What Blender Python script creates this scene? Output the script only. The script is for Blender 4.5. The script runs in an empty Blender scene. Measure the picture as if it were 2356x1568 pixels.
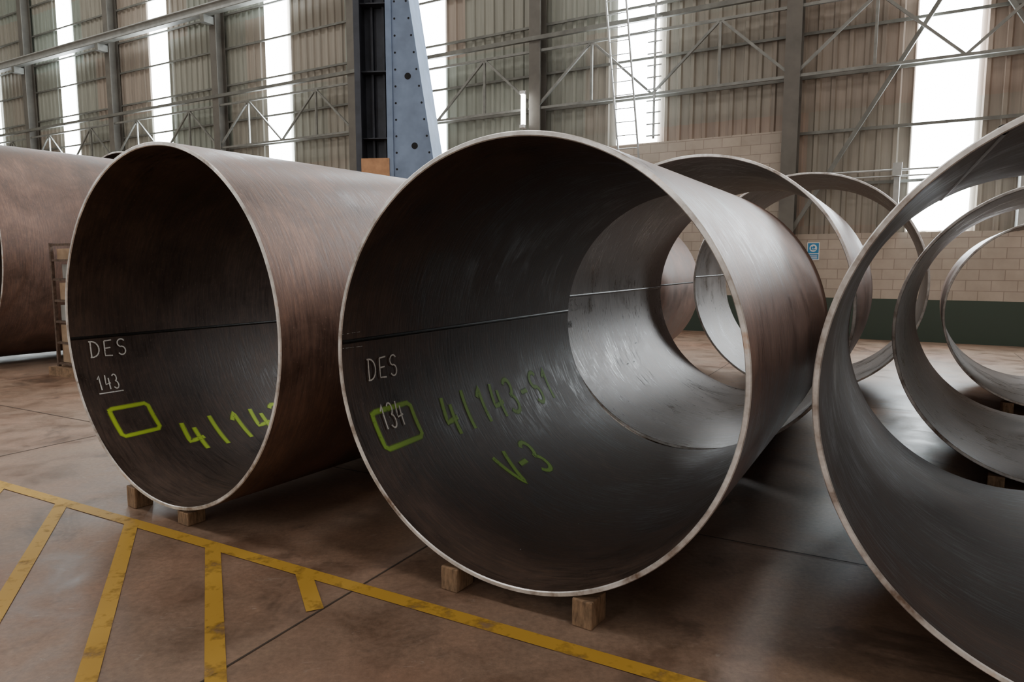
import bpy, math, random
from mathutils import Vector, Matrix
random.seed(4)
S=bpy.context.scene
def link(o,parent=None):
    S.collection.objects.link(o)
    if parent: o.parent=parent
    return o
def empty(name,loc=(0,0,0),rz=0):
    e=bpy.data.objects.new(name,None);e.location=loc;e.rotation_euler=(0,0,rz);e.empty_display_size=.2
    return link(e)
# ---------------------------------------------------------------- materials
def mat(name):
    m=bpy.data.materials.new(name);m.use_nodes=True
    nt=m.node_tree;b=nt.nodes['Principled BSDF']
    return m,nt,b
def N(nt,t,**k):
    n=nt.nodes.new(t)
    for a,v in k.items():
        if a in n.inputs.keys(): n.inputs[a].default_value=v
        else: setattr(n,a,v)
    return n
def noise(nt,scale=5,detail=4,rough=.55,mapscale=(1,1,1),coord='Object',dist=0.):
    tc=N(nt,'ShaderNodeTexCoord');mp=N(nt,'ShaderNodeMapping');mp.inputs['Scale'].default_value=mapscale
    nt.links.new(tc.outputs[coord],mp.inputs[0])
    n=N(nt,'ShaderNodeTexNoise');n.inputs['Scale'].default_value=scale;n.inputs['Detail'].default_value=detail;n.inputs['Roughness'].default_value=rough;n.inputs['Distortion'].default_value=dist
    nt.links.new(mp.outputs[0],n.inputs['Vector']);return n
def ramp(nt,src,stops):
    r=N(nt,'ShaderNodeValToRGB');e=r.color_ramp.elements
    while len(e)<len(stops): e.new(.5)
    for i,(p,c) in enumerate(stops):
        e[i].position=p;e[i].color=(c[0],c[1],c[2],1) if hasattr(c,'__len__') else (c,c,c,1)
    nt.links.new(src,r.inputs[0]);return r
def mix(nt,fac,a,b,mode='MIX'):
    m=N(nt,'ShaderNodeMix',data_type='RGBA',blend_type=mode)
    for sock,v in ((m.inputs[0],fac),(m.inputs[6],a),(m.inputs[7],b)):
        if isinstance(v,(int,float)): sock.default_value=v
        elif isinstance(v,tuple): sock.default_value=(*v,1)
        else: nt.links.new(v,sock)
    return m.outputs[2]
def bump(nt,b,h,strength=.2,dist=.01):
    bp=N(nt,'ShaderNodeBump');bp.inputs['Strength'].default_value=strength;bp.inputs['Distance'].default_value=dist
    nt.links.new(h,bp.inputs['Height']);nt.links.new(bp.outputs[0],b.inputs['Normal'])
def simple(name,col,rough=.6,metal=0.,var=.25,scale=6,ms=(1,1,1),emit=0):
    m,nt,b=mat(name)
    n=noise(nt,scale,3,.6,ms)
    c=ramp(nt,n.outputs[0],[(.3,tuple(x*(1-var) for x in col)),(.7,tuple(min(1,x*(1+var)) for x in col))])
    nt.links.new(c.outputs[0],b.inputs['Base Color'])
    b.inputs['Roughness'].default_value=rough;b.inputs['Metallic'].default_value=metal
    return m
def steel(name,base,metal=.55,r0=.34,r1=.5,spec=.5,bs=.25):
    m,nt,b=mat(name)
    big=noise(nt,2.0,5,.65,(1,1,1),dist=.5)
    st=noise(nt,6,4,.7,(1.0,9,1.0))
    fine=noise(nt,38,2,.6,(1,2.5,1))
    c1=ramp(nt,big.outputs[0],[(.32,tuple(x*.58 for x in base)),(.5,base),(.68,tuple(x*1.42 for x in base))])
    c2=ramp(nt,st.outputs[0],[(.35,(.72,.73,.76)),(.65,(1.22,1.12,1.04))])
    c=mix(nt,1.,c1.outputs[0],c2.outputs[0],'MULTIPLY')
    spk=ramp(nt,fine.outputs[0],[(.64,0.),(.76,.8)])
    c=mix(nt,spk.outputs[0],c,tuple(min(1,x*1.9) for x in base))
    nt.links.new(c,b.inputs['Base Color'])
    mm=N(nt,'ShaderNodeMath',operation='ADD');nt.links.new(st.outputs[0],mm.inputs[0])
    m2=N(nt,'ShaderNodeMath',operation='MULTIPLY');nt.links.new(big.outputs[0],m2.inputs[0]);m2.inputs[1].default_value=.9;nt.links.new(m2.outputs[0],mm.inputs[1])
    r=ramp(nt,mm.outputs[0],[(.78,r0),(1.,(r0+r1)/2),(1.12,r1)] if False else [(.70,r0),(.98,r1)])
    nt.links.new(r.outputs[0],b.inputs['Roughness'])
    b.inputs['Metallic'].default_value=metal;b.inputs['Specular IOR Level'].default_value=spec
    bump(nt,b,st.outputs[0],bs,.006)
    return m
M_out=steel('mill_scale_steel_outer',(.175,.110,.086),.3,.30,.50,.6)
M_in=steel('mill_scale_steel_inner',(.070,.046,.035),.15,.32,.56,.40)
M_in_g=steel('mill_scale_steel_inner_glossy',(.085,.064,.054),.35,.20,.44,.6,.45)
M_out_far=steel('mill_scale_steel_brown',(.15,.095,.075),.3,.4,.55)
def rim_mat():
    m,nt,b=mat('ground_bevel_steel')
    n=noise(nt,3.2,5,.7)
    c=ramp(nt,n.outputs[0],[(.34,(.24,.17,.13)),(.46,(.65,.62,.60)),(.58,(.97,.96,.95)),(.72,(.72,.48,.34))])
    nt.links.new(c.outputs[0],b.inputs['Base Color']);b.inputs['Metallic'].default_value=.4;b.inputs['Roughness'].default_value=.3
    return m
M_rim=rim_mat()
M_weld=simple('weld_bead',(.03,.027,.025),.35,.5,.3,60)
M_frame=simple('painted_frame_steel',(.15,.15,.135),.55,.2,.25,3)
M_truss=simple('galvanised_truss_steel',(.20,.20,.185),.5,.3,.2,5)
M_colm=simple('column_paint_grey_beige',(.125,.115,.10),.6,.1,.2,2)
M_light=simple('light_grey_steel',(.42,.43,.42),.5,.3,.15,4)
M_wood=simple('rough_sawn_timber',(.25,.16,.095),.85,0,.45,14,(1,6,1))
M_ply=simple('plywood',(.55,.30,.16),.7,0,.2,6)
M_card=simple('cardboard',(.42,.30,.20),.8,0,.2,6)
M_rust=simple('rusty_frame',(.13,.09,.07),.7,.3,.4,20)
M_white=simple('white_enamel',(.75,.75,.74),.5,0,.05)
M_bluesign=simple('sign_blue',(.03,.22,.45),.4,0,.05)
M_dark=simple('dark_hole',(.008,.009,.012),.8)
M_bluegrey=simple('blue_grey_primer',(.21,.29,.44),.45,.1,.18,2.5)
M_darkblue=simple('dark_primer',(.05,.058,.078),.5,.2,.3,3)
def emis(name,col,s):
    m,nt,b=mat(name)
    n=noise(nt,.6,2,.5)
    c=ramp(nt,n.outputs[0],[(.3,tuple(x*.93 for x in col)),(.7,col)])
    nt.links.new(c.outputs[0],b.inputs['Emission Color']);b.inputs['Emission Strength'].default_value=s
    b.inputs['Base Color'].default_value=(.8,.8,.8,1)
    return m
M_win=emis('translucent_daylight_sheet',(.88,.96,1.),38)
M_roof_fill=emis('skylight_sheet',(1.,.95,.89),7)  # glow for the unseen roof panels, added as overhead fill light
M_front_fill=emis('gable_daylight_sheet',(1.,.96,.91),5)  # glow for the unseen panels behind the camera, added as fill
M_lamp=emis('fluorescent_tube',(1,.99,.93),25)
def corrug_mat():
    m,nt,b=mat('corrugated_cladding')
    tc=N(nt,'ShaderNodeTexCoord')
    mp=N(nt,'ShaderNodeMapping');mp.inputs['Rotation'].default_value=(0,0,0.525)
    nt.links.new(tc.outputs['Object'],mp.inputs[0])
    sep=N(nt,'ShaderNodeSeparateXYZ');nt.links.new(mp.outputs[0],sep.inputs[0])
    mr=N(nt,'ShaderNodeMapRange');mr.inputs[1].default_value=-14;mr.inputs[2].default_value=4
    nt.links.new(sep.outputs[0],mr.inputs[0])
    cm=N(nt,'ShaderNodeCombineXYZ')
    nt.links.new(sep.outputs[0],cm.inputs[0]);nt.links.new(sep.outputs[2],cm.inputs[1])
    br=N(nt,'ShaderNodeTexBrick');br.offset=.37
    br.inputs['Scale'].default_value=1;br.inputs['Brick Width'].default_value=2.2;br.inputs['Row Height'].default_value=2.4;br.inputs['Mortar Size'].default_value=.0
    br.inputs['Color1'].default_value=(0,0,0,1);br.inputs['Color2'].default_value=(1,1,1,1)
    nt.links.new(cm.outputs[0],br.inputs[0])
    base=mix(nt,mr.outputs[0],(.26,.295,.255),(.25,.21,.17))
    pink=mix(nt,mr.outputs[0],(.31,.255,.21),(.285,.20,.155))
    c=mix(nt,br.outputs[0],base,pink)
    st=noise(nt,1.2,4,.7,(6,6,.25))
    r=ramp(nt,st.outputs[0],[(.3,(.76,.76,.76)),(.7,(1.15,1.15,1.15))])
    c=mix(nt,1.,c,r.outputs[0],'MULTIPLY')
    nt.links.new(c,b.inputs['Base Color']);b.inputs['Roughness'].default_value=.55
    return m
M_cor=corrug_mat()
def block_mat():
    m,nt,b=mat('concrete_block_masonry')
    tc=N(nt,'ShaderNodeTexCoord')
    mp=N(nt,'ShaderNodeMapping');mp.inputs['Rotation'].default_value=(0,0,0.525);nt.links.new(tc.outputs['Object'],mp.inputs[0])
    sep=N(nt,'ShaderNodeSeparateXYZ');nt.links.new(mp.outputs[0],sep.inputs[0])
    cm=N(nt,'ShaderNodeCombineXYZ');nt.links.new(sep.outputs[0],cm.inputs[0]);nt.links.new(sep.outputs[2],cm.inputs[1])
    br=N(nt,'ShaderNodeTexBrick');br.inputs['Scale'].default_value=1;br.inputs['Brick Width'].default_value=.42;br.inputs['Row Height'].default_value=.21;br.inputs['Mortar Size'].default_value=.007
    br.inputs['Color1'].default_value=(.39,.34,.29,1);br.inputs['Color2'].default_value=(.46,.40,.34,1);br.inputs['Mortar'].default_value=(.28,.235,.20,1)
    nt.links.new(cm.outputs[0],br.inputs[0])
    n=noise(nt,1.5,4,.65)
    r=ramp(nt,n.outputs[0],[(.3,(.85,.83,.8)),(.7,(1.08,1.06,1.05))])
    c=mix(nt,1.,br.outputs[0],r.outputs[0],'MULTIPLY')
    lt=N(nt,'ShaderNodeMath',operation='LESS_THAN');nt.links.new(sep.outputs[2],lt.inputs[0]);lt.inputs[1].default_value=.86
    c=mix(nt,lt.outputs[0],c,(.045,.065,.050))
    nt.links.new(c,b.inputs['Base Color']);b.inputs['Roughness'].default_value=.8
    return m
M_blk=block_mat()
def floor_mat():
    m,nt,b=mat('worn_concrete_floor')
    big=noise(nt,.45,4,.6);med=noise(nt,2.4,6,.68,dist=.4);fine=noise(nt,35,3,.7)
    c1=ramp(nt,big.outputs[0],[(.3,(.25,.140,.092)),(.5,(.25,.165,.118)),(.7,(.285,.21,.158))])
    c2=ramp(nt,med.outputs[0],[(.3,(.60,.57,.55)),(.5,(1,1,1)),(.72,(1.25,1.21,1.17))])
    c=mix(nt,1.,c1.outputs[0],c2.outputs[0],'MULTIPLY')
    c3=ramp(nt,fine.outputs[0],[(.3,(.80,.80,.80)),(.7,(1.16,1.16,1.16))])
    c=mix(nt,1.,c,c3.outputs[0],'MULTIPLY')
    sc=noise(nt,6,6,.8,(1,3.5,1),dist=1.2)
    s=ramp(nt,sc.outputs[0],[(.61,0.),(.72,.6)])
    c=mix(nt,s.outputs[0],c,(.42,.36,.31))
    dk=noise(nt,1.3,5,.72,dist=.6);d=ramp(nt,dk.outputs[0],[(.33,.7),(.43,0.)])
    c=mix(nt,d.outputs[0],c,(.08,.052,.038))
    nt.links.new(c,b.inputs['Base Color'])
    r=ramp(nt,med.outputs[0],[(.3,.32),(.7,.6)]);nt.links.new(r.outputs[0],b.inputs['Roughness'])
    bump(nt,b,fine.outputs[0],.12,.004)
    return m
M_floor=floor_mat()
def paint_mat(name,col,soft,nscale,edge0=.35,edge1=.6,rough=.6):
    m,nt,b=mat(name)
    n=noise(nt,nscale,4,.7)
    b.inputs['Base Color'].default_value=(*col,1);b.inputs['Roughness'].default_value=rough
    a=ramp(nt,n.outputs[0],[(edge0,0.),(edge1,1.)])
    if soft:
        uv=N(nt,'ShaderNodeUVMap');sp=N(nt,'ShaderNodeSeparateXYZ');nt.links.new(uv.outputs[0],sp.inputs[0])
        r=ramp(nt,sp.outputs[1],[(0.,0.),(.3,1.),(.7,1.),(1.,0.)])
        mm=N(nt,'ShaderNodeMath',operation='MULTIPLY');nt.links.new(r.outputs[0],mm.inputs[0]);nt.links.new(a.outputs[0],mm.inputs[1])
        nt.links.new(mm.outputs[0],b.inputs['Alpha'])
    else: nt.links.new(a.outputs[0],b.inputs['Alpha'])
    return m
M_yel=paint_mat('worn_yellow_floor_paint',(.50,.29,.035),False,6,.24,.48)
M_spray=paint_mat('green_spray_paint',(.50,.68,.03),True,25,.05,.35)
M_spray2=paint_mat('green_spray_paint_faded',(.28,.50,.04),True,22,.06,.42)
M_chalk=paint_mat('white_chalk',(.9,.9,.87),True,60,.2,.45,.9)
M_chalkf=paint_mat('faint_chalk',(.34,.34,.33),True,60,.4,.55,.9)
# ---------------------------------------------------------------- mesh helpers
class MB:
    def __init__(s): s.v=[];s.f=[];s.m=[];s.uv=None
    def box8(s,P,mi=0):
        b=len(s.v);s.v+= [tuple(p) for p in P]
        for q in ((0,3,2,1),(4,5,6,7),(0,1,5,4),(1,2,6,5),(2,3,7,6),(3,0,4,7)):
            s.f.append(tuple(b+i for i in q));s.m.append(mi)
    def box(s,x0,x1,y0,y1,z0,z1,mi=0,M=None):
        P=[Vector(p) for p in ((x0,y0,z0),(x1,y0,z0),(x1,y1,z0),(x0,y1,z0),(x0,y0,z1),(x1,y0,z1),(x1,y1,z1),(x0,y1,z1))]
        if M: P=[M@p for p in P]
        s.box8(P,mi)
    def bar(s,p,q,w,h,up=Vector((0,0,1)),mi=0):
        p=Vector(p);q=Vector(q);d=(q-p).normalized()
        a=d.cross(up)
        if a.length<1e-3: a=d.cross(Vector((1,0,0)))
        a.normalize();b=a.cross(d).normalized();a*=w/2;b*=h/2
        s.box8([p-a-b,p+a-b,q+a-b,q-a-b,p-a+b,p+a+b,q+a+b,q-a+b],mi)
    def cyl(s,p,q,r,n=12,mi=0):
        p=Vector(p);q=Vector(q);d=(q-p).normalized();a=d.cross(Vector((0,0,1)))
        if a.length<1e-3:a=Vector((1,0,0))
        a.normalize();b=d.cross(a);k=len(s.v)
        for c in (p,q):
            for i in range(n):
                t=2*math.pi*i/n;s.v.append(tuple(c+a*r*math.cos(t)+b*r*math.sin(t)))
        for i in range(n):
            j=(i+1)%n;s.f.append((k+i,k+j,k+n+j,k+n+i));s.m.append(mi)
        s.f.append(tuple(k+i for i in range(n))[::-1]);s.m.append(mi)
        s.f.append(tuple(k+n+i for i in range(n)));s.m.append(mi)
    def quad(s,P,mi=0):
        k=len(s.v);s.v+=[tuple(p) for p in P];s.f.append(tuple(range(k,k+len(P))));s.m.append(mi)
    def make(s,name,mats,parent=None,smooth=False):
        me=bpy.data.meshes.new(name);me.from_pydata(s.v,[],s.f)
        for m in mats: me.materials.append(m)
        me.polygons.foreach_set('material_index',s.m)
        if smooth: me.polygons.foreach_set('use_smooth',[True]*len(me.polygons))
        if s.uv:
            l=me.uv_layers.new(name='UVMap')
            for i,lp in enumerate(me.loops): l.data[i].uv=s.uv[lp.vertex_index]
        me.update();o=bpy.data.objects.new(name,me);return link(o,parent)
# ---------------------------------------------------------------- glyphs
def arc(cx,cy,rx,ry,a0,a1,n=10):
    return [(cx+rx*math.cos(math.radians(a0+(a1-a0)*i/n)),cy+ry*math.sin(math.radians(a0+(a1-a0)*i/n))) for i in range(n+1)]
GL={
'D':[[(.15,1),(.1,0)],[(.0,.98)]+arc(.2,.5,.62,.48,85,-85)+[(0,.03)]],
'E':[[(.15,.95),(.1,.05),(.75,.02)],[(.15,.95),(.8,.98)],[(.12,.5),(.65,.52)]],
'S':[arc(.45,.75,.34,.24,30,250,10)+arc(.42,.27,.34,.26,80,-150,10)],
'1':[[(.2,.75),(.5,1),(.48,0)]],
'I':[[(.45,1.05),(.4,-.02)]],
'3':[arc(.35,.76,.33,.24,150,-80,9)+arc(.36,.26,.4,.27,80,-150,10)],
'4':[[(.22,1),(.08,.35),(.85,.42)],[(.66,.78),(.58,-.02)]],
'5':[[(.8,1),(.25,.97),(.2,.55)]+arc(.38,.3,.36,.28,100,-150,9)],
'-':[[(.15,.5),(.75,.52)]],
'V':[[(0,.95),(.42,0),(.9,1)]],
'_':[[(0,0),(1,.03)]],
'O':[[(.03,.9),(.06,.1),(.12,.02),(.92,.05),(.98,.14),(.95,.88),(.88,.97),(.1,.96),(.0,.9)]],
}
def marks(name,strs,r,mat,parent):
    B=MB();B.uv=[]
    K=math.pi/180*r
    for (txt,L0,cw,adv,pb,hd,sw) in strs:
        x0=L0
        for ch in txt:
            for st in GL.get(ch,[]):
                pts=[(x0+p[0]*cw,(p[1]*hd)*K) for p in st]
                res=[]
                for i in range(len(pts)-1):
                    (xa,ya),(xb,yb)=pts[i],pts[i+1];d=math.hypot(xb-xa,yb-ya);n=max(1,int(d/.03))
                    for j in range(n): res.append((xa+(xb-xa)*j/n,ya+(yb-ya)*j/n))
                res.append(pts[-1])
                k=len(B.v)
                for i,(x,y) in enumerate(res):
                    i0=max(0,i-1);i1=min(len(res)-1,i+1)
                    dx,dy=res[i1][0]-res[i0][0],res[i1][1]-res[i0][1];l=math.hypot(dx,dy) or 1
                    nx,ny=-dy/l,dx/l;w=sw/2
                    for sgn,vv in ((-1,0),(0,.5),(1,1)):
                        X=x+nx*w*sgn;Y=y+ny*w*sgn
                        ph=math.radians(pb)-Y/r
                        B.v.append((r*math.cos(ph),X,r*math.sin(ph)));B.uv.append((i*.1,vv))
                for i in range(len(res)-1):
                    a=k+3*i
                    B.f+=[(a,a+1,a+4,a+3),(a+1,a+2,a+5,a+4)];B.m+=[0,0]
            x0+=adv
    return B.make(name,[mat],parent,True)
# ---------------------------------------------------------------- pipe sections
def pipe(cx,cy,r,yaw,L,th=.024,cz=None,mout=M_out,min_=M_in,seam=176,seg=200,name='steel_pipe_section'):
    cz=r+.08 if cz is None else cz
    e=empty(name,(cx,cy,cz),-yaw)
    B=MB();ri=r-th;bv=.004
    prof=[(ri+bv,0),(r-bv,0),(r,bv*1.5)]
    ny=8
    prof+=[(r,L*i/ny) for i in range(1,ny)]+[(r,L-bv),(r-bv,L),(ri+bv,L),(ri,L-bv)]+[(ri,L*i/ny) for i in range(ny-1,0,-1)]+[(ri,bv*1.5)]
    n=len(prof)
    for i in range(seg):
        t=2*math.pi*i/seg
        for (a,y) in prof: B.v.append((a*math.cos(t),y,a*math.sin(t)))
    for i in range(seg):
        j=(i+1)%seg
        for k in range(n):
            k2=(k+1)%n
            B.f.append((i*n+k,j*n+k,j*n+k2,i*n+k2))
            ra,ya=prof[k];rb,yb=prof[k2]
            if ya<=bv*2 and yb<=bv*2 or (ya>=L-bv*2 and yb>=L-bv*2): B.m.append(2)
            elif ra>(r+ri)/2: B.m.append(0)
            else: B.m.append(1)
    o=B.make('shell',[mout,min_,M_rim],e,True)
    if hasattr(o.data,'set_sharp_from_angle'): o.data.set_sharp_from_angle(angle=math.radians(25))
    W=MB();ph=math.radians(seam)
    for rr,hh in ((ri-.001,.005),(r+.001,.003)):
        for k in range(40):
            y0=.01+(L-.02)*k/40;y1=.01+(L-.02)*(k+1)/40
            c=Vector((rr*math.cos(ph),0,rr*math.sin(ph)));tg=Vector((-math.sin(ph),0,math.cos(ph)));rd=Vector((math.cos(ph),0,math.sin(ph)))
            P=[]
            for y in (y0,y1):
                for s_,h_ in ((-.011,0),(-.005,hh),(.005,hh),(.011,0)):
                    sgn=-1 if rr<(r+ri)/2 else 1
                    P.append(c+tg*s_+rd*h_*sgn+Vector((0,y,0)))
            b=len(W.v);W.v+=[tuple(p) for p in P]
            for q in range(3): W.f.append((b+q,b+q+1,b+q+5,b+q+4));W.m.append(0)
    W.make('weld_seam',[M_weld],e,True)
    return e,ri
def chocks(cx,cy,r,yaw,L,lat=(-.34,.37),ys=(.06,None),sz=(.10,.07)):
    w=Vector((math.cos(yaw),-math.sin(yaw),0));a=Vector((math.sin(yaw),math.cos(yaw),0));c=Vector((cx,cy,0))
    for y in ys:
        if y is None: y=L-.4
        for l in lat:
            inner=abs(l)-sz[0]/2
            h=.08+r-math.sqrt(r*r-inner*inner)
            p=c+a*y+w*l
            M=Matrix.Translation(p)@Matrix.Rotation(-yaw+random.uniform(-.1,.1),4,'Z')
            B=MB();B.box(-sz[0]/2,sz[0]/2,-sz[1],sz[1],0,h-.002,0,M)
            o=B.make('wood_block',[M_wood])
            bv=o.modifiers.new('b','BEVEL');bv.width=.006;bv.segments=2
T=dict(
 T2=(-.006,3.098,1.044,.518,2.78),T1=(-2.149,4.207,1.114,.565,2.95),T3=(2.046,2.067,1.05,.485,2.75),
 T4=(3.672,4.541,1.04,.571,2.6),T5=(5.566,7.11,.989,.538,2.4),A=(1.44,5.56,1.181,.51,2.9),C=(3.40,8.16,1.278,.492,1.9),
 Dd=(.80,9.55,1.12,.50,2.6),Z=(-8.7,10.87,1.70,.55,2.5),Z2=(-7.31,13.14,1.78,.55,2.9))
P={}
P['T2']=pipe(*T['T2'],seam=176.4);chocks(*T['T2'])
P['T1']=pipe(*T['T1'],seam=186.2);chocks(*T['T1'],lat=(-.42,.15),sz=(.11,.06))
P['T3']=pipe(*T['T3'],seam=120);chocks(*T['T3'])
P['T4']=pipe(*T['T4'],seam=60,min_=M_in_g);chocks(*T['T4'])
P['T5']=pipe(*T['T5'],seam=100,min_=M_in_g);chocks(*T['T5'])
P['A']=pipe(*T['A'],seam=178,min_=M_in_g);chocks(*T['A'])
P['C']=pipe(*T['C'],seam=177,min_=M_in_g);chocks(*T['C'])
P['D']=pipe(*T['Dd'],seam=5,mout=M_out_far);chocks(*T['Dd'])
P['Z']=pipe(*T['Z'],th=.03,seam=100,mout=M_out_far);chocks(*T['Z'])
P['Z2']=pipe(*T['Z2'],th=.03,seam=100,mout=M_out_far);chocks(*T['Z2'])
e,ri=P['T2'];rr=ri-.003
marks('chalk_lettering',[('DES',.19,.08,.092,189.4,6.8,.012),('134',.215,.062,.068,205.4,8.0,.014)],rr-.001,M_chalk,e)
marks('spray_lettering',[('4I143-S1',.76,.15,.19,214.5,14,.048),('V-3',.98,.16,.165,241.5,15,.052),('O',.15,.36,0,211.6,13,.042)],rr+.001,M_spray2,e)
marks('layout_ticks',[('_',.0,.16,.1,178.2,-6,.005),('_',.0,.14,.1,174,6,.005),('-',.85,.03,.1,268,.5,.012),('-',.35,.02,.1,262,.5,.010)],rr-.001,M_chalkf,e)
e,ri=P['T1'];rr=ri-.003
marks('chalk_lettering',[('DES',.12,.08,.095,193.9,6.2,.013),('143',.12,.045,.055,206.6,5.6,.012),('_',.115,.17,.1,207.9,1,.011)],rr-.001,M_chalk,e)
marks('spray_lettering',[('4I143-S1',.55,.16,.2,241,15,.048),('O',.13,.30,0,227,13,.042)],rr+.001,M_spray,e)
marks('layout_line',[('I',1.95,.05,.1,30,-52,.010)],ri+.0265,M_chalkf,e)
e,ri=P['A'];rr=ri-.003
marks('chalk_lettering',[('DES',.10,.08,.1,184.5,5,.010),('II_I_II',.9,.06,.1,216,5,.012),('I_II',1.5,.06,.11,207,5,.012),('IIII',1.1,.06,.13,230,6,.012)],rr,M_chalkf,e)
marks('paper_label',[('_',.11,.08,.1,190.5,0,.07)],rr,M_chalkf,e)
e,ri=P['C'];rr=ri-.003
marks('chalk_lettering',[('15',.15,.1,.13,172,6,.012)],rr,M_chalkf,e)
# ---------------------------------------------------------------- room
TH=.525;n_=Vector((math.sin(TH),math.cos(TH),0));e_=Vector((-math.cos(TH),math.sin(TH),0));D=16.5
def W(s,z,off=0.): return n_*(D-off)+e_*s+Vector((0,0,z))
def wbox(B,s0,s1,z0,z1,o0,o1,mi=0):
    B.box8([W(s0,z0,o0),W(s1,z0,o0),W(s1,z0,o1),W(s0,z0,o1),W(s0,z1,o0),W(s1,z1,o0),W(s1,z1,o1),W(s0,z1,o1)],mi)
SL,SR,ZT,DB=46.,-12.,15.5,14.
B=MB();B.quad([W(SR,0,0),W(SL,0,0),W(SL,0,D+DB),W(SR,0,D+DB)]);B.make('floor',[M_floor])
B=MB();pitch=.30
s=SR;z0=2.2
cols=[]
while s<SL:
    for ds,o in ((0,0),(.17,0),(.20,.045),(.27,.045)): cols.append((s+ds,o))
    s+=pitch
cols.append((SL,0))
for (s,o) in cols: B.v+=[tuple(W(s,z0,o)),tuple(W(s,ZT,o))]
for i in range(len(cols)-1): B.f.append((2*i,2*i+2,2*i+3,2*i+1));B.m.append(0)
B.make('wall_back',[M_cor])
C0=2.5;BAY=6.13
B=MB();wbox(B,SR,C0,0,2.22,-.1,.10);wbox(B,C0,SL,0,4.45,-.1,.10);B.make('wall_back_masonry',[M_blk])
def flatwall(name,pts,m):
    B=MB();B.quad(pts);B.make(name,[m])
flatwall('wall_front',[W(SR,0,D+DB),W(SL,0,D+DB),W(SL,ZT,D+DB),W(SR,ZT,D+DB)],M_cor)
flatwall('wall_left',[W(SL,0,0),W(SL,0,D+DB),W(SL,ZT,D+DB),W(SL,ZT,0)],M_cor)
flatwall('wall_right',[W(SR,0,0),W(SR,0,D+DB),W(SR,ZT,D+DB),W(SR,ZT,0)],M_cor)
flatwall('ceiling',[W(SR,ZT,0),W(SL,ZT,0),W(SL,ZT,D+DB),W(SR,ZT,D+DB)],M_cor)
colS=[C0+BAY*k for k in range(-2,8)]
wi=1
for cs in colS:
    c=cs+3.55
    if c<C0: c-=.2
    if c>SL-1: continue
    B=MB();zb=2.25 if c<C0 else 4.47
    p=[W(c-.52,zb,.06),W(c+.52,zb,.06),W(c+.52,ZT-.6,.06),W(c-.52,ZT-.6,.06)]
    B.quad(p);B.make('window_%d'%wi,[M_win]);wi+=1
for cs in colS[::2]:
    B=MB();o=D+DB-.06
    B.quad([W(cs+2.4,3.5,o),W(cs+4.6,3.5,o),W(cs+4.6,ZT-1,o),W(cs+2.4,ZT-1,o)]);B.make('window_%d'%wi,[M_front_fill]);wi+=1  # unseen glowing panels on the wall behind the camera, added as fill light
k=1
for off in (5.,15.):
    for s0 in (-10,6,22):
        B=MB();z=ZT-.05
        B.quad([W(s0,z,off),W(s0+9,z,off),W(s0+9,z,off+2.2),W(s0,z,off+2.2)]);B.make('skylight_%d'%k,[M_roof_fill]);k+=1  # unseen roof panels, added to light the hall from above
for cs in colS:
    if cs>SL: continue
    B=MB();wbox(B,cs-.155,cs+.155,0,ZT,.45,.475);wbox(B,cs-.155,cs+.155,0,ZT,.11,.135);wbox(B,cs-.012,cs+.012,0,ZT,.13,.46)
    B.make('steel_column',[M_colm])
B=MB()
for z in (3.25,4.35,5.5,6.4,7.6,8.8,9.9,11.1,12.3,13.5):
    if z<4.4: wbox(B,SR,C0,z-.03,z+.03,.07,.12)
    else: wbox(B,SR,SL,z-.03,z+.03,.07,.12)
B.cyl(W(2.1,3.42,.6),W(SR+.1,3.42,.6),.022,8,1);B.cyl(W(2.1,3.30,.6),W(SR+.1,3.30,.6),.016,8,1)  # electric conduit and its posts, merged into the girt mesh
for s in (.45,-1.6):
    wbox(B,s-.05,s+.05,2.25,3.45,.12,.6,1);wbox(B,s-.08,s+.08,3.3,3.55,.6,.7,1)
B.make('wall_girts',[M_frame,M_light])
B=MB()
wbox(B,SR,SL,5.47,5.53,.37,.43);wbox(B,SR,SL,6.87,6.93,.37,.43);wbox(B,SR,SL,7.14,7.24,.42,.52,1)
q=BAY/4
for cs in colS[:-1]:
    for h in (0,2*q):
        for a,b in (((cs+h,5.5),(cs+h+q,6.9)),((cs+h+q,6.9),(cs+h+2*q,5.5)),((cs+h+q,5.5),(cs+h+q,6.9))):
            if b[0]<SL and a[0]>SR: B.bar(W(a[0],a[1],.4),W(b[0],b[1],.4),.055,.055,n_)
B.bar(W(C0-.1,2.3,.3),W(C0-BAY,12.7,.3),.08,.08,n_,1);B.bar(W(C0-BAY,2.3,.2),W(C0-.1,12.7,.2),.08,.08,n_,1)  # diagonal cross brace between columns, merged into the truss mesh
B.make('wall_truss',[M_truss,M_frame])
B=MB()
wbox(B,SR,SL,9.74,9.77,.62,.86);wbox(B,SR,SL,10.02,10.05,.62,.86,1);wbox(B,SR,SL,9.77,10.02,.73,.75,1);wbox(B,SR,SL,10.05,10.10,.71,.77,1)
for cs in colS:
    if cs<SL: wbox(B,cs-.1,cs+.1,9.5,9.74,.48,.86)
B.make('crane_runway_beam',[M_frame,M_light])
B=MB()
def lp(z,d): return W(5.44+.1056*z+d,z,1.05)
for d in (-.24,.24): B.bar(lp(.0,d),lp(10.2,d),.035,.045,n_)
z=.3
while z<10.1:
    B.cyl(lp(z,-.24),lp(z,.24),.012,8);z+=.3
B.make('access_ladder',[M_light])
B=MB();wbox(B,5.42,5.47,4.45,9.4,.58,.61);z=4.5
while z<9.3:
    wbox(B,5.28,5.61,z,z+.03,.61,.64);z+=.26
B.make('cable_ladder',[M_light])
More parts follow.
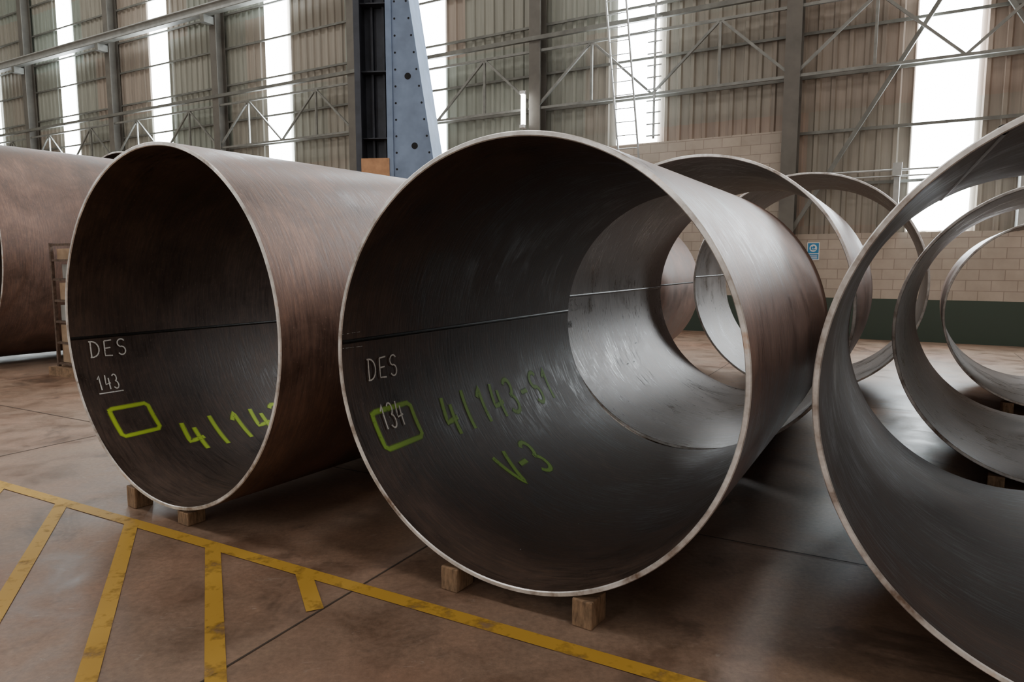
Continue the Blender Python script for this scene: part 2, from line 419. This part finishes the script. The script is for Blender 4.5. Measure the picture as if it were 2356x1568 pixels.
B=MB();B.cyl(W(8.92,5.1,.56),W(8.92,5.85,.56),.045,14,0);wbox(B,8.86,8.98,5.02,5.1,.5,.62,1);wbox(B,8.86,8.98,5.85,5.93,.5,.62,1);wbox(B,8.86,8.98,5.0,5.95,.48,.51,1)
B.make('fluorescent_lamp',[M_lamp,M_white])
B=MB();s0,z0=1.97,1.85
wbox(B,s0-.125,s0+.125,z0-.19,z0+.19,.10,.112,0)
wbox(B,s0-.11,s0+.11,z0-.04,z0+.175,.112,.114,1)
wbox(B,s0-.11,s0+.11,z0-.17,z0-.06,.112,.114,1)
k0=[W(s0+.075*math.cos(t),z0+.068+.08*math.sin(t),.1155) for t in [2*math.pi*i/24 for i in range(24)]];B.quad(k0,0)
k1=[W(s0-.01+.028*math.cos(t),z0+.085+.03*math.sin(t),.117) for t in [2*math.pi*i/16 for i in range(16)]];B.quad(k1,1)
wbox(B,s0-.05,s0+.03,z0+.02,z0+.045,.115,.117,1);wbox(B,s0+.02,s0+.05,z0+.03,z0+.10,.115,.117,1)
for zz in (-.095,-.125,-.15): wbox(B,s0-.085,s0+.085,z0+zz,z0+zz+.012,.114,.116,0)
B.make('safety_sign',[M_white,M_bluesign])
# ---------------------------------------------------------------- tapered fabricated steel tower
tw=empty('tapered_steel_box_section',(-1.99,12.0,0),-.10)
Ht=7.4
B=MB()
wb,wt=1.17,.07
B.box8([(0,0,0),(wb,0,0),(wb,.03,0),(0,.03,0),(0,0,Ht),(wt,0,Ht),(wt,.03,Ht),(0,.03,Ht)],0)
B.box8([(0,.9,0),(wb,.9,0),(wb,.93,0),(0,.93,0),(0,.9,Ht),(wt,.9,Ht),(wt,.93,Ht),(0,.93,Ht)],0)
B.box8([(wb-.03,.03,0),(wb,.03,0),(wb,.9,0),(wb-.03,.9,0),(wt-.03,.03,Ht),(wt,.03,Ht),(wt,.9,Ht),(wt-.03,.9,Ht)],0)
B.make('tapered_plates',[M_bluegrey],tw)
B=MB()
B.box(-.64,-.58,.0,.5,0,Ht,0);B.box(-.05,-.002,-.02,.5,0,Ht,0);B.box(-.58,-.05,.40,.44,0,Ht,0)
B.box(-.64,-.54,-.03,0,0,Ht,0);B.box(-.10,0,-.03,0,0,Ht,1)
B.box(-.45,-.41,.3,.4,0,Ht,0);B.box(-.25,-.21,.3,.4,0,Ht,0)
z=.4
while z<Ht: B.box(-.58,-.05,.15,.4,z,z+.02,0);z+=1.1
B.make('channel_web',[M_darkblue,M_bluegrey],tw)
B=MB()
def disc(x,z,r,y=-.002): B.quad([(x+r*math.cos(t),y,z+r*math.sin(t)) for t in [-2*math.pi*i/20 for i in range(20)]])
disc(.36,3.55,.055);disc(.26,4.68,.055)
z=.2
while z<Ht-.2:
    w=wb+(wt-wb)*z/Ht
    disc(.05,z,.018)
    disc(w-.05,z,.018);z+=.27
B.make('bolt_holes',[M_dark],tw)
B=MB()
B.box(-.55,-.07,-.05,.3,0,3.35,0)
B.make('plywood_board',[M_ply],tw)
# ---------------------------------------------------------------- storage rack
rk=empty('storage_rack',(-6.54,9.96,0),-.55)
B=MB()
for x in (0,.9):
    for y in (0,.6): B.box(x-.02,x+.02,y-.02,y+.02,0.12,1.88)
for z in (.15,.45,.75,1.05,1.35,1.62,1.84):
    B.box(0,.9,-.015,.015,z,z+.03);B.box(0,.9,.585,.615,z,z+.03);B.box(-.015,.015,0,.6,z,z+.03);B.box(.885,.915,0,.6,z,z+.03)
B.make('frame',[M_rust],rk)
B=MB()
B.box(.04,.86,.04,.56,.18,.72,0);B.box(.05,.8,.05,.5,.78,1.0,1);B.box(.06,.84,.05,.55,1.08,1.32,0);B.box(.06,.7,.1,.55,1.38,1.58,1);B.box(.05,.85,.05,.55,1.65,1.80,0)
B.make('stacked_boxes',[M_card,M_light],rk)
B=MB();B.box(-.1,1.,-.1,.7,0.09,.12)
for y in (-.1,.25,.6): B.box(-.1,1.,y,y+.1,0,.09)
B.make('pallet',[M_wood],rk)
# ---------------------------------------------------------------- floor markings / joints
def strip(B,p,q,w,z):
    p=Vector((*p,z));q=Vector((*q,z));d=(q-p).normalized();a=Vector((-d.y,d.x,0))*w/2
    B.quad([p-a,q-a,q+a,p+a])
B=MB()
d=Vector((.876,-.481))
P0=Vector((-3.73,4.92))
strip(B,P0-d*9,P0+d*9,.085,.004)
for p,L in (((-3.70,4.9),2.6),((-3.02,4.53),2.6),((-2.36,4.17),2.6),((-1.70,3.80),1.55),((-1.08,3.45),.42)):
    p=Vector(p);strip(B,p,p+Vector((.40,-.917))*L,.08,.0045)
B.make('floor_markings',[M_yel])
B=MB();a2=Vector((.48,.877));w2=Vector((.877,-.48))
for k in range(-4,5):
    c=Vector((-1.2,2.5))+w2*(4.2*k);strip(B,c-a2*14,c+a2*13.5,.010,.0025)
for k in range(-2,3):
    c=Vector((-1.2,2.5))+a2*(4.6*k-2.2);strip(B,c-w2*30,c+w2*12,.010,.003)
B.make('floor_joints',[simple('joint_filler',(.06,.045,.035),.9)])
w=bpy.data.worlds.new('World');S.world=w;w.use_nodes=True
bg=w.node_tree.nodes['Background'];bg.inputs[0].default_value=(.8,.9,1,1);bg.inputs[1].default_value=.5
cam=bpy.data.cameras.new('Camera');cam.lens=1601.6/2356*36;cam.sensor_width=36
co=bpy.data.objects.new('Camera',cam);link(co);co.location=(0,0,1.6);co.rotation_euler=(math.pi/2-.1116,0,0)
S.camera=co
